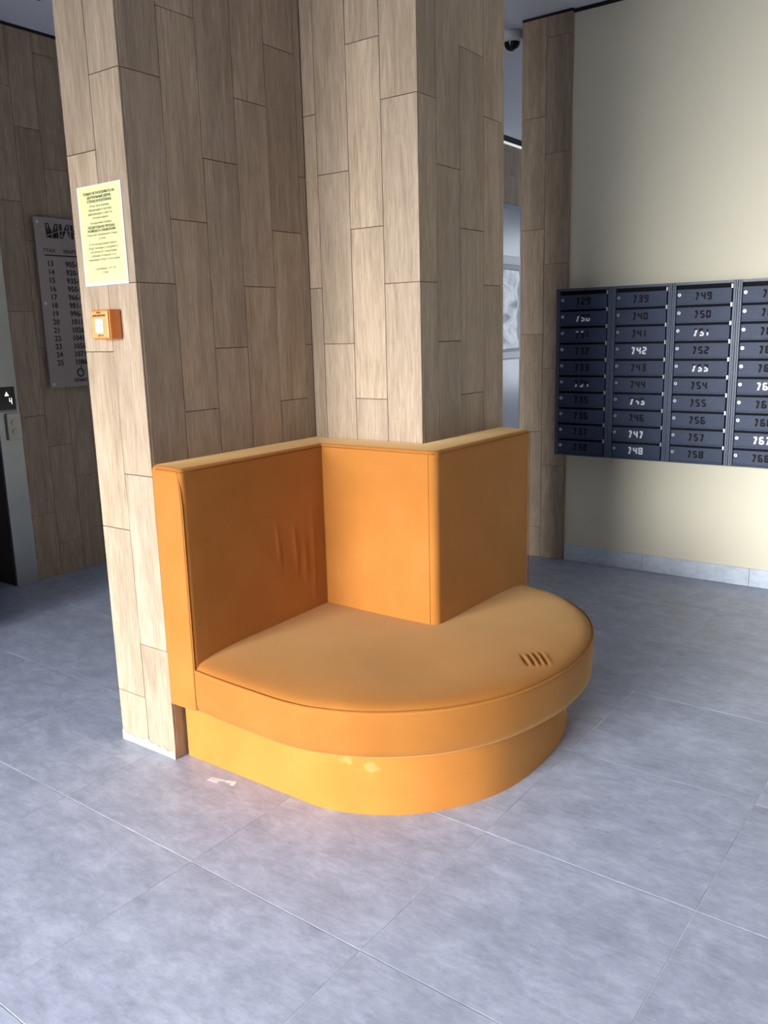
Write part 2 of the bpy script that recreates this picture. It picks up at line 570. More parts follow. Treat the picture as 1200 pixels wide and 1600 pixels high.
structure(obj('wall_corridor', nbox(XC - .2, -2.3, 9.5, 9.7, 0, CEIL), M['white'], origin=(-3.2, 9.6, 0)))
structure(obj('wall_corridor', nbox(-2.5, -2.35, 5.23, 9.5, 0, CEIL), M['white'], origin=(-2.4, 7, 0)))
structure(obj('wall_corridor', nbox(XC - .2, XC, 5.1, 5.3, 0, CEIL), M['white'], origin=(-4.2, 5.2, 0)))

# steel door in the corridor wall
d2 = bpy.data.objects.new('door_2', None)
C.objects.link(d2)
d2.location = (XC, 7.4, 0)
structure(d2)
obj('door_panel', nbox(XC - .008, XC + .006, 6.83, 7.40, .005, 2.64, .001, 1), M['steel'], d2)
obj('door_panel', nbox(XC - .008, XC + .006, 7.404, 8.00, .005, 2.64, .001, 1), M['steel'], d2)
obj('door_frame', box(box(nbox(XC - .008, XC + .016, 8.00, 8.06, 0, 2.68), XC - .008, XC + .016, 6.81, 6.83, 0, 2.68), XC - .008, XC + .016, 6.83, 8.00, 2.64, 2.68), M['steel_dark'], d2)

# ------------------------------------------------------------------ lift entrance (left edge)
lift = bpy.data.objects.new('door_1', None)
C.objects.link(lift)
lift.location = (XL, 2.2, 0)
structure(lift)
obj('jamb_panel', nbox(XL - .01, XL + .012, 2.722, 2.866, 0, 2.25, .0015, 1), M['steel'], lift)
bm = bmesh.new()                                        # splayed reveal
P = [(XL + .011, 2.722), (XL - .33, 2.80), (XL - .33, 2.83), (XL + .005, 2.75)]
lo = [bm.verts.new((x, y, 0)) for x, y in P]
hi = [bm.verts.new((x, y, 2.25)) for x, y in P]
for k in range(4):
    bm.faces.new((lo[k], lo[(k + 1) % 4], hi[(k + 1) % 4], hi[k]))
bm.faces.new(lo)
bm.faces.new(hi)
bmesh.ops.recalc_face_normals(bm, faces=bm.faces[:])
obj('reveal_panel', bm, plain('lightened_steel', (.50, .56, .68), .45), lift)  # steel tone lightened in colour to stand for light the recess lacks
obj('lift_door', nbox(XL - .36, XL - .33, 2.21, 2.83, 0, 2.25), M['steel_dark'], lift)
obj('lift_door', nbox(XL - .36, XL - .33, 1.58, 2.206, 0, 2.25), M['steel_dark'], lift)
obj('jamb_panel', nbox(XL - .33, XL + .012, 1.60, 1.70, 0, 2.25), M['steel'], lift)
obj('head_panel', nbox(XL - .33, XL + .012, 1.70, 2.722, 2.2, 2.25), M['steel'], lift)

disp = thing('floor_indicator', (XL + .012, 2.79, 1.155), 'small black lift indicator screen with white up arrow and 4 on the steel jamb', 'display')
obj('screen', nbox(XL + .0122, XL + .020, 2.735, 2.845, 1.083, 1.232, .003, 2), M['black'], disp)
bm = bmesh.new()
for z, y in ():
    pass
X1 = XL + .0205
v = [bm.verts.new((X1, 2.790 - .014, 1.178)), bm.verts.new((X1, 2.790 + .014, 1.178)), bm.verts.new((X1, 2.790, 1.204))]
bm.faces.new(v)
r = bmesh.ops.extrude_face_region(bm, geom=bm.faces[:])
for q in r['geom']:
    if isinstance(q, bmesh.types.BMVert):
        q.co.x += .0008
obj('arrow', bm, M['display_white'], disp)
bm = bmesh.new()
box(bm, X1, X1 + .0008, 2.803, 2.807, 1.146, 1.166)
box(bm, X1, X1 + .0008, 2.803, 2.819, 1.143, 1.147)
box(bm, X1, X1 + .0008, 2.816, 2.820, 1.128, 1.166)
obj('number', bm, M['display_white'], disp)
obj('lower_lip', nbox(XL + .0122, XL + .022, 2.735, 2.845, 1.083, 1.096, .002, 1), M['steel_dark'], disp)

cp = thing('call_button_plate', (XL + .012, 2.812, .99), 'raised steel lift call plate with two round buttons, under the black indicator screen', 'button')
obj('plate', nbox(XL + .0122, XL + .030, 2.768, 2.858, .912, 1.073, .003, 2), M['button_plate'], cp)
for z in (1.018, .962):
    bt = obj('button', cyl(bmesh.new(), (XL + .0325, 2.81, z), (1, 0, 0), .0155, .005, 24), M['button_plate'], cp, smooth=False)
    obj('button_ring', tube(bmesh.new(), [(XL + .032, 2.81 + .0175 * math.cos(a * .3142), z + .0175 * math.sin(a * .3142)) for a in range(20)], .0015, 6, True), M['zinc'], bt)

# ------------------------------------------------------------------ directory board on the left wall
sg = thing('floor_directory', (XL + .028, 3.36, 1.72), 'tall frosted directory board listing floors 13 to 25, half hidden behind the column', 'sign')
SX = XL + .033
obj('panel', nbox(SX - .004, SX, 3.082, 3.70, 1.205, 2.235, .001, 1), M['sign'], sg)
for y in (3.105, 3.675):
    for z in (1.228, 1.722, 2.205):
        obj('standoff', cyl(bmesh.new(), (XL + .019, y, z), (1, 0, 0), .009, .034, 14), M['zinc'], sg)
RX = (math.radians(90), 0, math.radians(90))
TX = SX + .0006
def stext(body, size, y, z, bold=.0, al='CENTER', mat='sign_ink'):
    return text_obj('lettering', body, size, M[mat], (TX, y, z), RX, sg, al, bold)
stext('МИК', .105, 3.155, 2.152, .0045, 'LEFT')
obj('logo_arc', tube(bmesh.new(), [(TX + .0008, 3.150 + .30 * t / 20, 2.120 + .045 * math.sin(math.pi * t / 20 * .95)) for t in range(21)], .0022, 5), M['sign'], sg)
stext('ЭТАЖ', .028, 3.170, 2.038, .0008)
stext('КВАРТИРЫ', .028, 3.345, 2.038, .0008)
obj('ruled_line', nbox(TX - .0004, TX + .0008, 3.135, 3.62, 2.008, 2.016), M['sign_ink'], sg)
for k in range(13):
    z = 1.961 - .0503 * k
    stext(str(13 + k), .046, 3.168, z, .0010)
    a = 905 + 15 * k + (1 if k > 3 else 0)
    stext('%d-%d' % (a, a + 14), .046, 3.272, z, .0014, 'LEFT')
obj('logo_ring', tube(bmesh.new(), [(TX + .0005, 3.305 + .021 * math.cos(a * math.pi / 12), 1.292 + .024 * math.sin(a * math.pi / 12)) for a in range(24)], .0045, 5, True), M['sign_ink'], sg)
obj('logo_leaf', nbox(TX, TX + .001, 3.310, 3.317, 1.314, 1.337), M['sign_ink'], sg)
stext('ОРМИС', .028, 3.305, 1.243, .0010)

# ------------------------------------------------------------------ yellow notice on the column
nx0, nx1, nz0, nz1 = -2.553, -2.322, 1.674, 1.990
nt_ = thing('notice_sheet', (-2.4375, ya - .002, nz0), 'laminated yellow notice with lines of small black print, taped to the bright column face', 'notice')
obj('film', nbox(nx0, nx1, ya - .0024, ya - .0012, nz0, nz1), M['film'], nt_)
obj('paper', nbox(nx0 + .008, nx1 - .008, ya - .0032, ya - .0025, nz0 + .010, nz1 - .004), M['paper_y'], nt_)
RY = (math.radians(90), 0, 0)
lines = [('ТОЛЬКО НЕ РАСКЛЕИВАТЬ НА', 0, 0.0108, 1), ('ЦЕНТРАЛЬНЫЙ ДВЕРИ,', 1, .0108, 1), ('СТЕНАХ И КОЛОННАХ', 2, .0115, 1),
         ('В том числе рекламу,', 3.2, .0098, 0), ('объявления и прочую', 4.2, .0115, 0), ('информацию у лифтов,', 5.2, .0115, 0), ('почтовых ящиков', 6.2, .0098, 0),
         ('За нарушение порядка', 7.5, .0100, 0), ('УБЕДИТЕЛЬНАЯ ПРОСЬБА', 8.6, .0108, 1), ('РАЗМЕЩАТЬ ОБЪЯВЛЕНИЯ', 9.5, .0108, 1), ('Только на специальном стенде', 10.5, .0105, 0), ('в холле', 11.5, .0098, 0),
         ('В случае нарушения правил', 12.9, .0105, 0), ('будут вызваны сотрудники и', 13.9, .0108, 0), ('составлен акт о нарушении', 14.9, .0105, 0), ('сохранности имущества в', 15.9, .0105, 0), ('помещениях общего пользования', 16.9, .0100, 0),
         ('С уважением, ООО УК', 19.3, .0105, 0), ('12 мая', 20.3, .0105, 0)]
for body, row, sz, bd in lines:
    text_obj('print_line', body, sz, M['ink'] if bd else M['ink_soft'], (-2.4375, ya - .0036, nz1 - .026 - row * .01225), RY, nt_, bold=.00025 if bd else 0, extrude=.0002)

# ------------------------------------------------------------------ orange call point
al = thing('call_point', (-2.425, ya, 1.545), 'orange call point box with white button on the column under the yellow notice', 'alarm')
obj('housing', nbox(-2.476, -2.378, 1.752, ya - .001, 1.498, 1.594, .006, 3), M['orange'], al, smooth=False)
obj('front_plate', nbox(-2.472, -2.382, 1.747, 1.753, 1.502, 1.590, .003, 2), M['orange_face'], al)
bt = obj('press_button', nbox(-2.448, -2.406, 1.744, 1.748, 1.519, 1.565, .0019, 2), M['ivory'], al)
bm = bmesh.new()
cyl(bm, (-2.4375, 1.7437, 1.544), (0, 1, 0), .0028, .0006, 10)
cyl(bm, (-2.4165, 1.7437, 1.544), (0, 1, 0), .0028, .0006, 10)
box(bm, -2.431, -2.423, 1.7434, 1.744, 1.5375, 1.5395)
obj('mark', bm, M['steel_dark'], bt)
text_obj('lettering', 'ПУСК', .008, M['ink'], (-2.427, 1.7465, 1.5835), RY, al, bold=.0003, extrude=.0002)
text_obj('lettering', 'ДЫМОУДАЛЕНИЯ', .0075, M['ink'], (-2.427, 1.7465, 1.5745), RY, al, bold=.0002, extrude=.0002)
text_obj('lettering', 'ИПР 535', .0075, M['ink'], (-2.424, 1.7465, 1.510), RY, al, extrude=.0002)

# ------------------------------------------------------------------ mailboxes
SEG = {'0': 'abcdef', '1': 'bc', '2': 'abged', '3': 'abgcd', '4': 'fgbc', '5': 'afgcd', '6': 'afgcde', '7': 'a/', '8': 'abcdefg', '9': 'abcdfg'}
def digit(ch, x, z, h, w_, which):
    """stencil digit made of separate strokes; which(sz) keeps a stroke by its height 0..1"""
    s = h * .225
    g = h * .02
    R = {'a': (s * .5, w_ - s * .5, h - s, h, .95), 'd': (s * .5, w_ - s * .5, 0, s, .05), 'g': (s * .7, w_ - s * .7, h / 2 - s / 2, h / 2 + s / 2, .5),
         'f': (0, s, h / 2 + g, h - s * .35, .75), 'b': (w_ - s, w_, h / 2 + g, h - s * .35, .75), 'e': (0, s, s * .35, h / 2 - g, .25), 'c': (w_ - s, w_, s * .35, h / 2 - g, .25)}
    out = []
    for k in SEG[ch]:
        if k == '/':
            for f0, f1, hh in ((.0, .40, .25), (.44, .80, .65)):
                xa_, xb_ = w_ * .18 + (w_ - s * 1.1 - w_ * .18) * f0, w_ * .18 + (w_ - s * 1.1 - w_ * .18) * f1
                if which(hh):
                    out.append([(x + xa_, z + f0 * h), (x + xa_ + s * 1.15, z + f0 * h), (x + xb_ + s * 1.15, z + f1 * h), (x + xb_, z + f1 * h)])
            continue
        a, b, c, d, hh = R[k]
        if ch == '1':
            a, b = (w_ - s) / 2, (w_ + s) / 2
        if ch == '4' and k == 'f':
            a, b = 0, s
        if which(hh):
            out.append([(x + a, z + c), (x + b, z + c), (x + b, z + d), (x + a, z + d)])
    return out

def number_bm(num, cx, cz, y, which):
    bm = bmesh.new()
    h, w_, p = .042, .0265, .0325
    for k, ch in enumerate(str(num)):
        for q in digit(ch, cx - 1.5 * p + k * p + (p - w_) / 2, cz - h / 2, h, w_, which):
            vs = [bm.verts.new((px, y, pz)) for px, pz in q]
            f = bm.faces.new(vs)
    if not bm.faces:
        bm.free()
        return None
    r = bmesh.ops.extrude_face_region(bm, geom=bm.faces[:])
    for q in r['geom']:
        if isinstance(q, bmesh.types.BMVert):
            q.co.y -= .0005
    bmesh.ops.recalc_face_normals(bm, faces=bm.faces[:])
    return bm

MY = 4.85
PITCHX, PITCHZ, ZT = .3465, .0968, 1.706
WHITE = {742: 'all', 745: 'low', 747: 'all', 748: 'all', 751: 'low', 753: 'low', 764: 'all', 767: 'all', 730: 'low', 731: 'mid', 734: 'low2'}
words = ['leftmost mailbox column by the wood pier, numbered 729 to 738', 'second mailbox column from the wood pier, numbered 739 to 748',
         'third mailbox column from the wood pier, numbered 749 to 758', 'mailbox column numbered 759 to 768, cut by the right edge of the photo']
meshes = {}
for c in range(4):
    x0 = -2.236 + PITCHX * c
    x1 = x0 + PITCHX - .0015
    mb = thing('mailbox_column', ((x0 + x1) / 2, YB - .002, .722), 'dark blue-black steel ' + words[c], 'mailbox', 'mailbox columns on the cream wall')
    bm = bmesh.new()                                     # carcass: sides, top, bottom, back
    yb = YB - .001
    FR = .022
    box(bm, x0, x0 + FR, MY, yb, .722, 1.722, .0015, 1)
    box(bm, x1 - FR, x1, MY, yb, .722, 1.722, .0015, 1)
    box(bm, x0 + FR, x1 - FR, MY, yb, 1.708, 1.722)
    box(bm, x0 + FR, x1 - FR, MY, yb, .722, .7265)
    obj('cabinet_body', bm, M['mail_edge'], mb)
    bm = bmesh.new()
    box(bm, x0 + .008, x0 + .013, MY - .006, MY + .001, .724, 1.720, .001, 1)
    box(bm, x1 - .013, x1 - .008, MY - .006, MY + .001, .724, 1.720, .001, 1)
    obj('front_rail', bm, M['mail_edge'], mb)
    obj('dark_interior', nbox(x0 + FR, x1 - FR, MY + .03, MY + .035, .734, 1.708), M['slot'], mb)
    a, b = x0 + FR + .002, x1 - FR - .008
    for r_ in range(10):
        zt = ZT - PITCHZ * r_
        num = 729 + c * 10 + r_
        ztop, zbot = zt - .0215, zt - PITCHZ - .0095
        zc = (ztop + zbot) / 2
        if 'door' not in meshes:
            bm = nbox(-(b - a) / 2, (b - a) / 2, MY + .006, MY + .012, -(ztop - zbot) / 2, (ztop - zbot) / 2, .0012, 1)
            # bent lower lip that sheds into the slot below
            box(bm, -(b - a) / 2, (b - a) / 2, MY + .0005, MY + .010, -(ztop - zbot) / 2, -(ztop - zbot) / 2 + .009, .0012, 1)
            bmesh.ops.translate(bm, verts=bm.verts[:], vec=(0, -MY, 0))
            me = bpy.data.meshes.new('door')
            bm.to_mesh(me)
            bm.free()
            me.materials.append(M['mail'])
            meshes['door'] = me
            bm = cyl(bmesh.new(), (0, 0, 0), (0, 1, 0), .0085, .008, 18)
            me = bpy.data.meshes.new('lock')
            bm.to_mesh(me)
            bm.free()
            me.materials.append(M['zinc'])
            meshes['lock'] = me
            bm = nbox(-.0022, .0022, -.0008, .0008, -.0045, .0045)
            me = bpy.data.meshes.new('keyhole')
            bm.to_mesh(me)
            bm.free()
            me.materials.append(M['slot'])
            meshes['keyhole'] = me
            bm = nbox(-.0045, .0045, -.004, .004, -.011, .011, .001, 1)
            me = bpy.data.meshes.new('hinge_tab')
            bm.to_mesh(me)
            bm.free()
            me.materials.append(M['zinc'])
            meshes['hinge_tab'] = me
        d = inst('door', meshes['door'], ((a + b) / 2, MY + random.uniform(-.0006, .0006), zc), mb)
        d.rotation_euler = (random.uniform(-.012, .012), 0, random.uniform(-.006, .006))
        inst('lock', meshes['lock'], (a + .016, MY + .004, zc + .013), d)
        inst('keyhole', meshes['keyhole'], (a + .016, MY - .0004, zc + .013), d, (0, random.uniform(-.8, .8), 0))
        inst('hinge_tab', meshes['hinge_tab'], (x1 - FR - .005, MY + .001, zt - .014), mb)
        cx = x0 + .167
        mode = WHITE.get(num)
        if mode is None:
            sets = [('digit_black', lambda h: True)]
        elif mode == 'all':
            sets = [('digit_white', lambda h: True)]
        elif mode == 'low':
            sets = [('digit_white', lambda h: h < .7), ('digit_black', lambda h: h >= .7)]
        elif mode == 'mid':
            sets = [('digit_white', lambda h: h > .9), ('digit_black', lambda h: h <= .9)]
        else:
            sets = [('digit_white', lambda h: h < .3), ('digit_black', lambda h: h >= .3)]
        for mt, fn in sets:
            bm = number_bm(num, cx, zc + .004, MY + .0055, fn)
            if bm:
                obj('number', bm, M[mt], d)

# ------------------------------------------------------------------ dome cameras
def dome(cx, cy, label):
    t = thing('dome_camera', (cx, cy, CEIL), label, 'camera', 'dome cameras on the ceiling')
    def lathe(prof, n=28):
        bm = bmesh.new()
        rings = []
        for r, z in prof:
            rings.append([bm.verts.new((cx + r * math.cos(2 * math.pi * k / n), cy + r * math.sin(2 * math.pi * k / n), z)) for k in range(n)])
        for i in range(len(rings) - 1):
            for k in range(n):
                bm.faces.new((rings[i][k], rings[i][(k + 1) % n], rings[i + 1][(k + 1) % n], rings[i + 1][k]))
        bm.faces.new(rings[0])
        bm.faces.new(rings[-1])
        bmesh.ops.recalc_face_normals(bm, faces=bm.faces[:])
        return bm
    H = CEIL - .0005
    obj('housing', lathe([(.070, H), (.074, H - .012), (.073, H - .040), (.066, H - .052), (.052, H - .056)]), M['camera_white'], t, smooth=True)
    obj('dome', lathe([(.050, H - .054)] + [(.050 * math.cos(a), H - .057 - .050 * math.sin(a)) for a in (0, .3, .6, .9, 1.2, 1.45)]), M['black'], t, smooth=True)
    obj('trim_ring', tube(bmesh.new(), [(cx + .054 * math.cos(a * math.pi / 14), cy + .054 * math.sin(a * math.pi / 14), H - .057) for a in range(28)], .004, 6, True), M['camera_white'], t, smooth=True)
dome(-2.704, 5.15, 'white ceiling dome camera with black dome, in full view between column and pier')
dome(-2.64, 4.75, 'white dome camera mostly hidden by the column top, nearer than its twin')

# black linear ceiling slot, upper left corner
cl = obj('ceiling_light', nbox(-4.43, -4.31, 1.4, 3.0, CEIL - .006, CEIL - .0005), M['gap'])
cl['label'] = 'black linear ceiling profile in the top left corner'
cl['category'] = 'light'

# ------------------------------------------------------------------ film-wrapped notice stand in the corridor
ns = thing('notice_holder', (XC + .01, 7.6, 1.2), 'white notice holder wrapped in crinkled film on the steel door seen past the column', 'notice board')
obj('top_bar', nbox(XC + .008, XC + .03, 7.15, 7.945, 2.115, 2.195, .003, 1), M['film'], ns)
obj('bottom_bar', nbox(XC + .008, XC + .03, 7.15, 7.955, 1.205, 1.27, .003, 1), M['film'], ns)
obj('back_panel', nbox(XC + .007, XC + .012, 7.15, 7.99, 1.19, 2.15), M['steel_dark'], ns)
bm = bmesh.new()
ny, nz = 36, 44
G = []
for i in range(ny + 1):
    row = []
    for j in range(nz + 1):
        u, v_ = i / ny, j / nz
        pinch = .035 * math.sin(math.pi * v_) * (2 * u - 1)
        y = 7.17 + .75 * u - pinch
        z = 1.29 + .78 * v_
        dx = .012 * math.sin(9 * u + 3 * math.sin(7 * v_)) * math.sin(math.pi * v_) + .008 * math.sin(23 * v_ + 6 * u)
        row.append(bm.verts.new((XC + .034 + dx, y, z)))
    G.append(row)
for i in range(ny):
    for j in range(nz):
        bm.faces.new((G[i][j], G[i + 1][j], G[i + 1][j + 1], G[i][j + 1]))
bmesh.ops.recalc_face_normals(bm, faces=bm.faces[:])
o = obj('film_wrap', bm, M['wrap'], ns, smooth=True)
sd = o.modifiers.new('thickness', 'SOLIDIFY')
sd.thickness = .001

# ------------------------------------------------------------------ the mustard corner seat
def catmull(P, n=12):
    out = []
    for i in range(len(P) - 1):
        p0 = Vector(P[max(i - 1, 0)])
        p1, p2 = Vector(P[i]), Vector(P[i + 1])
        p3 = Vector(P[min(i + 2, len(P) - 1)])
        for k in range(n):
            t = k / n
            out.append(.5 * ((2 * p1) + (-p0 + p2) * t + (2 * p0 - 5 * p1 + 4 * p2 - p3) * t * t + (-p0 + 3 * p1 - 3 * p2 + p3) * t ** 3))
    out.append(Vector(P[-1]))
    return out

BT = .139                                              # backrest thickness
bx = xb + BT                                           # front face of the left backrest
cy_ = yc - BT + .005
dx_ = xd + BT
CR = .032                                              # rounding of the outer backrest corner
seat = thing('corner_banquette', (-1.75, 2.45, 0), 'mustard velvet corner seat with rounded front and stepped backrest, wrapped round the wood column', 'sofa')

front = catmull([(bx + .001, 1.803), (-2.0, 1.792), (-1.85, 1.786), (-1.72, 1.785), (-1.60, 1.806), (-1.44, 1.875), (-1.28, 2.010), (-1.165, 2.195), (-1.108, 2.41),
                 (-1.098, 2.60), (-1.130, 2.80), (-1.215, 2.985), (-1.325, 3.115), (-1.455, 3.205), (-1.58, 3.245), (-1.64, 3.25)], 28)
front = [Vector((p.x, p.y)) for p in front]
# base
basef = catmull([(xb + .013, 1.850), (-2.0, 1.850), (-1.76, 1.850), (-1.64, 1.853), (-1.522, 1.890), (-1.417, 1.951), (-1.327, 2.037), (-1.235, 2.180), (-1.190, 2.33),
                 (-1.178, 2.517), (-1.195, 2.69), (-1.25, 2.87), (-1.34, 3.02), (-1.46, 3.12), (-1.60, 3.17), (-1.70, 3.175)], 8)
bm = bmesh.new()
poly = [Vector((p.x, p.y)) for p in basef] + [Vector((xd + .013, 3.175)), Vector((xd + .013, yc - .013)), Vector((xb + .013, yc - .013))]
poly = [p for i, p in enumerate(poly) if i == 0 or (p - poly[i - 1]).length > 1e-4]
prof = [(0, .0005), (-.0015, .02), (0, .12), (0, .222)]
rings = []
nf = len(basef)
for off, z in prof:
    ring = []
    for i, p in enumerate(poly):
        ring.append(bm.verts.new((p.x, p.y, z)))
    rings.append(ring)
n = len(poly)
for i in range(len(rings) - 1):
    for k in range(n):
        bm.faces.new((rings[i][k], rings[i][(k + 1) % n], rings[i + 1][(k + 1) % n], rings[i + 1][k]))
bm.faces.new(rings[0])
bm.faces.new(rings[-1])
bmesh.ops.triangulate(bm, faces=[f for f in bm.faces if len(f.verts) > 4])
bmesh.ops.recalc_face_normals(bm, faces=bm.faces[:])
base = obj('base', bm, M['velvet_base'], seat)
for p in base.data.polygons:
    p.use_smooth = abs(p.normal.z) < .5
base.modifiers.new('e', 'EDGE_SPLIT').split_angle = math.radians(25)

# cushion
ctr = Vector((-1.53, 2.25))
back = []
corners = [Vector((-1.64, 3.25)), Vector((dx_ + .001, 3.25)), Vector((dx_ + .001, cy_ + CR)), Vector((dx_ + .001 - CR * .293, cy_ - .001 + CR * .293)), Vector((dx_ - CR, cy_ - .001)), Vector((bx + .001, cy_ - .001)), Vector((bx + .001, 1.803))]
for k in range(len(corners) - 1):
    a, b = corners[k], corners[k + 1]
    L_ = (b - a).length
    m_ = max(1, int(L_ / .02))
    for q in range(m_):
        back.append(a.lerp(b, q / m_))
out = front[:-1] + [p for p in back if True]
# drop duplicates
o2 = []
for p in out:
    if not o2 or (p - o2[-1]).length > 1e-4:
        o2.append(p)
if (o2[0] - o2[-1]).length < 1e-4:
    o2.pop()
out = o2
import numpy as np
fr = np.array([[p.x, p.y] for p in front])
def dist_front(x, y):
    return float(np.sqrt(((fr[:, 0] - x) ** 2 + (fr[:, 1] - y) ** 2).min()))
def crease(x, y):
    # four short pull creases; they lie parallel, side by side
    u_ = Vector((.71, -.704))
    cx0, cy0 = -1.19, 2.452
    dx, dy = x - cx0, y - cy0
    al_ = dx * u_.x + dy * u_.y
    ac = -dx * u_.y + dy * u_.x
    h = 0
    for k in range(4):
        o_ = (k - 1.5) * .0235
        s_ = al_ + (k - 1.5) * .004
        h += math.exp(-((ac - o_) / .0055) ** 2) * math.exp(-(s_ / .042) ** 4) * (-.0052)
        h += math.exp(-((ac - o_ - .012) / .006) ** 2) * math.exp(-(s_ / .038) ** 4) * .0034
    return h
def topz(x, y):
    d = dist_front(x, y)
    z = .372 + .016 * (1 - math.exp(-d / .012)) + .033 * (1 - math.exp(-d / .11))
    z += .0020 * math.sin(9 * x + 2) * math.sin(8 * y)
    z -= .006 * math.exp(-(((x + 1.45) / .16) ** 2 + ((y - 2.15) / .16) ** 2))
    if (x + 1.19) ** 2 + (y - 2.452) ** 2 < .012:
        z += crease(x, y)
    return z
bm = bmesh.new()
K = 90
rings = []
n = len(out)
for k in range(K):
    f = (1 - k / K)
    f = 1 - (1 - f) ** 1.0
    rings.append([bm.verts.new((ctr.x + (p.x - ctr.x) * f, ctr.y + (p.y - ctr.y) * f, 0)) for p in out])
for r_ in rings:
    for v in r_:
        v.co.z = topz(v.co.x, v.co.y)
cv = bm.verts.new((ctr.x, ctr.y, topz(ctr.x, ctr.y)))
for i in range(K - 1):
    for k in range(n):
        bm.faces.new((rings[i][k], rings[i][(k + 1) % n], rings[i + 1][(k + 1) % n], rings[i + 1][k]))
for k in range(n):
    bm.faces.new((rings[-1][k], rings[-1][(k + 1) % n], cv))
# side band
prev = rings[0]
for off, z in [(0.002, .366), (.004, .350), (.005, .30), (.003, .25), (.0, .228), (-.006, .2235), (-.03, .223)]:
    ring = []
    for i, p in enumerate(out):
        if i < len(front) - 1 and i > 0:
            t = (out[(i + 1) % n] - out[i - 1]).normalized()
            nn = Vector((t.y, -t.x))
        elif i == 0:
            nn = Vector((0, -1))
        else:
            nn = Vector((0, 0))
        q = p + nn * off
        ring.append(bm.verts.new((q.x, q.y, z)))
    for k in range(n):
        bm.faces.new((prev[k], prev[(k + 1) % n], ring[(k + 1) % n], ring[k]))
    prev = ring
f = bm.faces.new(prev)
bmesh.ops.triangulate(bm, faces=[f])
bmesh.ops.recalc_face_normals(bm, faces=bm.faces[:])
cush = obj('seat_cushion', bm, M['velvet_seat'], seat)
for p in cush.data.polygons:
    p.use_smooth = True
es = cush.modifiers.new('e', 'EDGE_SPLIT')
es.split_angle = math.radians(50)
pts = []
for i, p in enumerate(front):
    a = front[max(i - 1, 0)]
    b = front[min(i + 1, len(front) - 1)]
    t = (b - a).normalized()
    q = p + Vector((t.y, -t.x)) * .002
    pts.append((q.x, q.y, .3715))
obj('piping', tube(bmesh.new(), pts, .0042, 8), M['velvet'], cush, smooth=True)
obj('seam', tube(bmesh.new(), [(x, y, z + .0052) for x, y, z in pts], .0018, 6), M['piping'], cush, smooth=True)

# backrests
BZ0, BZ1 = .222, 1.077
# one padded section swept along the column faces, cut at the mitres into three panels
SP = [Vector((xb + .0006, 1.800)), Vector((xb + .0006, yc - .0006)), Vector((xd + .0006, yc - .0006)), Vector((xd + .0006, 3.275))]
SQ = [Vector((bx, 1.800)), Vector((bx, cy_)), Vector((dx_, cy_)), Vector((dx_, 3.275))]
def section():
    out = [(0, BZ0), (0, BZ1 + .004)]
    r = .014
    for k in range(1, 7):
        t = k / 7
        out.append((t * (1 - r / BT), BZ1 + .004 * (1 - t) + .003 * math.sin(math.pi * t)))
    for k in range(6):
        a = math.pi / 2 * k / 5
        out.append((1 - r / BT + r / BT * math.sin(a), BZ1 - r + r * math.cos(a)))
    for z in (.9, .7, .5, .3, BZ0 + .01):
        out.append((1, z))
    out.append((1 - .008 / BT, BZ0))
    return out
SEC = section()
def sweep(i, r0=0, r1=0, arc=0):
    bm = bmesh.new()
    P0, P1, Q0, Q1 = SP[i], SP[i + 1], SQ[i], SQ[i + 1]
    d = (P1 - P0).normalized()
    rows = []
    if r0:
        rows += [(P0 + d * r0 * (1 - math.sin(math.pi / 2 * k / 4)), Q0 + d * r0 * (1 - math.sin(math.pi / 2 * k / 4)), r0 * (1 - math.cos(math.pi / 2 * k / 4))) for k in (4, 3, 2, 1, 0)]
    else:
        rows.append((P0, Q0, 0))
    if r1:
        rows += [(P1 - d * r1 * (1 - math.sin(math.pi / 2 * k / 4)), Q1 - d * r1 * (1 - math.sin(math.pi / 2 * k / 4)), r1 * (1 - math.cos(math.pi / 2 * k / 4))) for k in (0, 1, 2, 3, 4)]
    else:
        rows.append((P1, Q1, 0))
    if arc:                                              # half of the rounded outer corner belongs to each panel
        cc = Vector((dx_ - CR, cy_ + CR))
        pc_ = SP[2]
        if arc == 1:
            rows = rows[:-1] + [(pc_, cc + CR * Vector((math.cos(a), math.sin(a))), 0) for a in [math.radians(-90 + 9 * k) for k in range(6)]]
        else:
            rows = [(pc_, cc + CR * Vector((math.cos(a), math.sin(a))), 0) for a in [math.radians(-45 + 9 * k) for k in range(6)]] + rows[1:]
    rings = []
    for p, q, ins in rows:
        ring = []
        for t, z in SEC:
            w_ = (q - p).length
            tt = t * (w_ - ins) / w_
            zz = min(z, BZ1 + .006) - ins * max(0, (z - BZ0) / (BZ1 - BZ0)) ** 30
            v = p.lerp(q, tt)
            ring.append(bm.verts.new((v.x, v.y, zz)))
        rings.append(ring)
    n = len(SEC)
    for a_, b_ in zip(rings[:-1], rings[1:]):
        for k in range(n):
            bm.faces.new((a_[k], a_[(k + 1) % n], b_[(k + 1) % n], b_[k]))
    bm.faces.new(rings[0])
    bm.faces.new(rings[-1])
    bmesh.ops.recalc_face_normals(bm, faces=bm.faces[:])
    o = obj('backrest', bm, M['velvet'], seat, smooth=True)
    es = o.modifiers.new('e', 'EDGE_SPLIT')
    es.split_angle = math.radians(40)
    return o
pa = sweep(0, r0=.018)
pb = sweep(1, arc=1)
pc = sweep(2, r1=.026, arc=2)

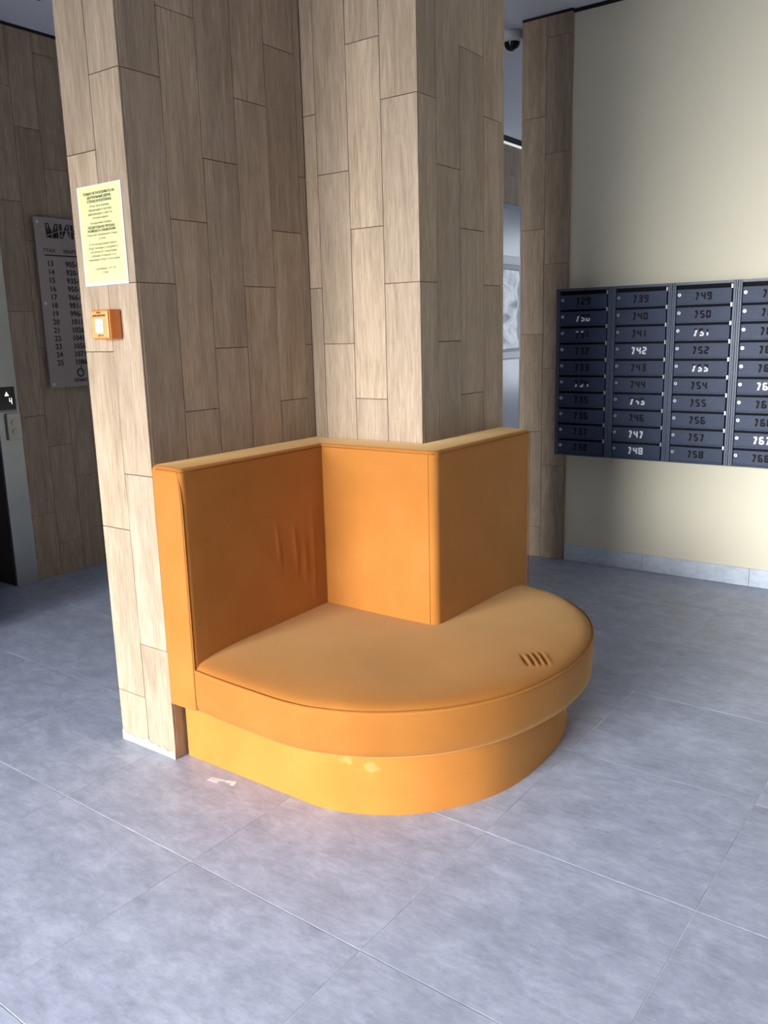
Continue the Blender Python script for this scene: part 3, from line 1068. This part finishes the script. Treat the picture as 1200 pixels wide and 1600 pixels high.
# wrinkles: soft folds standing on the left backrest near the inner corner
bm = bmesh.new()
folds = []
def fold_z(y, z):
    h = 0
    for (yy, z0, z1, wd, am, sl) in [(2.235, .80, .67, .009, .0042, -.14), (2.262, .72, .62, .006, -.003, -.1), (2.33, .76, .62, .010, .0046, -.16), (2.352, .70, .58, .007, -.0042, -.12),
                                     (2.385, .72, .56, .011, .0046, -.12), (2.41, .70, .58, .006, -.0034, -.1), (2.44, .80, .50, .012, .0040, -.02)]:
        c = yy + sl * (z0 - z) * -.5
        t = (z - z1) / (z0 - z1)
        if -.5 < t < 1.5:
            h += .62 * am * math.exp(-((y - c) / wd) ** 2) * math.exp(-((t - .5) / .55) ** 4)
    # broad soft dent and pillow
    h += .004 * math.exp(-((y - 2.30) / .20) ** 2 - ((z - .75) / .22) ** 2)
    return h
y0_, y1_, z0_, z1_ = 1.822, cy_ - .003, .36, BZ1 - .018
NY, NZ = 130, 110
G = []
for i in range(NY + 1):
    row = []
    for j in range(NZ + 1):
        y = y0_ + (y1_ - y0_) * i / NY
        z = z0_ + (z1_ - z0_) * j / NZ
        ed = min(1, min(y - y0_, y1_ - y, z1_ - z) / .05)
        row.append(bm.verts.new((bx + .0002 + ed * (.0016 + fold_z(y, z)), y, z)))
    G.append(row)
for i in range(NY):
    for j in range(NZ):
        bm.faces.new((G[i][j], G[i + 1][j], G[i + 1][j + 1], G[i][j + 1]))
bmesh.ops.recalc_face_normals(bm, faces=bm.faces[:])
for f in bm.faces:
    if f.normal.x < 0:
        f.normal_flip()
obj('front_cover', bm, M['velvet'], pa, smooth=True)

# seams of the backrest (dark stitched line under the top edge, piping on the corners)
def seam(pts, parent, r=.0022, mat='piping', name='seam'):
    return obj(name, tube(bmesh.new(), pts, r, 6), M[mat], parent, smooth=True)
zs = BZ1 - .0125
q = .0008
seam([(xb + .02, 1.802 - q, zs + .004), (bx - .018, 1.802 - q, zs + .002), (bx - .006, 1.804, zs), (bx - .001, 1.812, zs), (bx + q, 1.85, zs), (bx + q, cy_, zs)], pa)
k2 = .293 * CR
seam([(bx, cy_ - q, zs), (dx_ - CR, cy_ - q, zs), (dx_ - k2 + q, cy_ + k2 - q, zs)], pb)
seam([(dx_ - k2 + q, cy_ + k2 - q, zs), (dx_ + q, cy_ + CR, zs), (dx_ + q, 3.255, zs), (dx_ - .004, 3.272, zs)], pc)
seam([(bx + q, cy_ - q, .39), (bx + q, cy_ - q, zs)], pb, .0016)
seam([(dx_ - CR * .9, cy_ - q, .39), (dx_ - CR * .9, cy_ - q, zs)], pb, .0009)
seam([(bx - .004, 1.8035, BZ0 + .004), (bx - .004, 1.8035, .95), (bx - .007, 1.803, 1.01), (bx - .016, 1.8015, zs)], pa, .0026, 'velvet', 'piping')
seam([(bx - .0075, 1.8012, BZ0 + .01), (bx - .0075, 1.8012, .95), (bx - .011, 1.8012, 1.01), (bx - .020, 1.8012, zs)], pa, .0012)
seam([(dx_ - .003, 3.272, .39), (dx_ - .003, 3.272, zs)], pc, .0016)

# ------------------------------------------------------------------ torn sticker on the floor
st = thing('torn_sticker', (-2.03, 1.788, 0), 'torn white paper sticker stuck to the grey floor in front of the mustard seat', 'sticker')
def flat(pts, z, th, name, mat):
    bm = bmesh.new()
    f = bm.faces.new([bm.verts.new((x, y, z)) for x, y in pts])
    r = bmesh.ops.extrude_face_region(bm, geom=[f])
    for g_ in r['geom']:
        if isinstance(g_, bmesh.types.BMVert):
            g_.co.z += th
    bmesh.ops.recalc_face_normals(bm, faces=bm.faces[:])
    return obj(name, bm, M[mat], st)
flat([(-2.088, 1.764), (-2.083, 1.789), (-2.062, 1.792), (-2.030, 1.800), (-2.036, 1.790), (-2.047, 1.786), (-2.044, 1.772), (-2.062, 1.768)], .0006, .0004, 'scrap', 'sticker')
flat([(-2.034, 1.795), (-2.028, 1.803), (-2.005, 1.810), (-1.990, 1.815), (-1.982, 1.790), (-1.996, 1.784), (-2.003, 1.797), (-2.018, 1.788)], .0006, .0004, 'scrap', 'sticker')
for sx_ in (-2.076, -2.068, -2.058):
    flat([(sx_, 1.775), (sx_ + .0016, 1.775), (sx_ + .0022, 1.786), (sx_ + .0006, 1.786)], .00105, .0002, 'printed_mark', 'ink_soft')
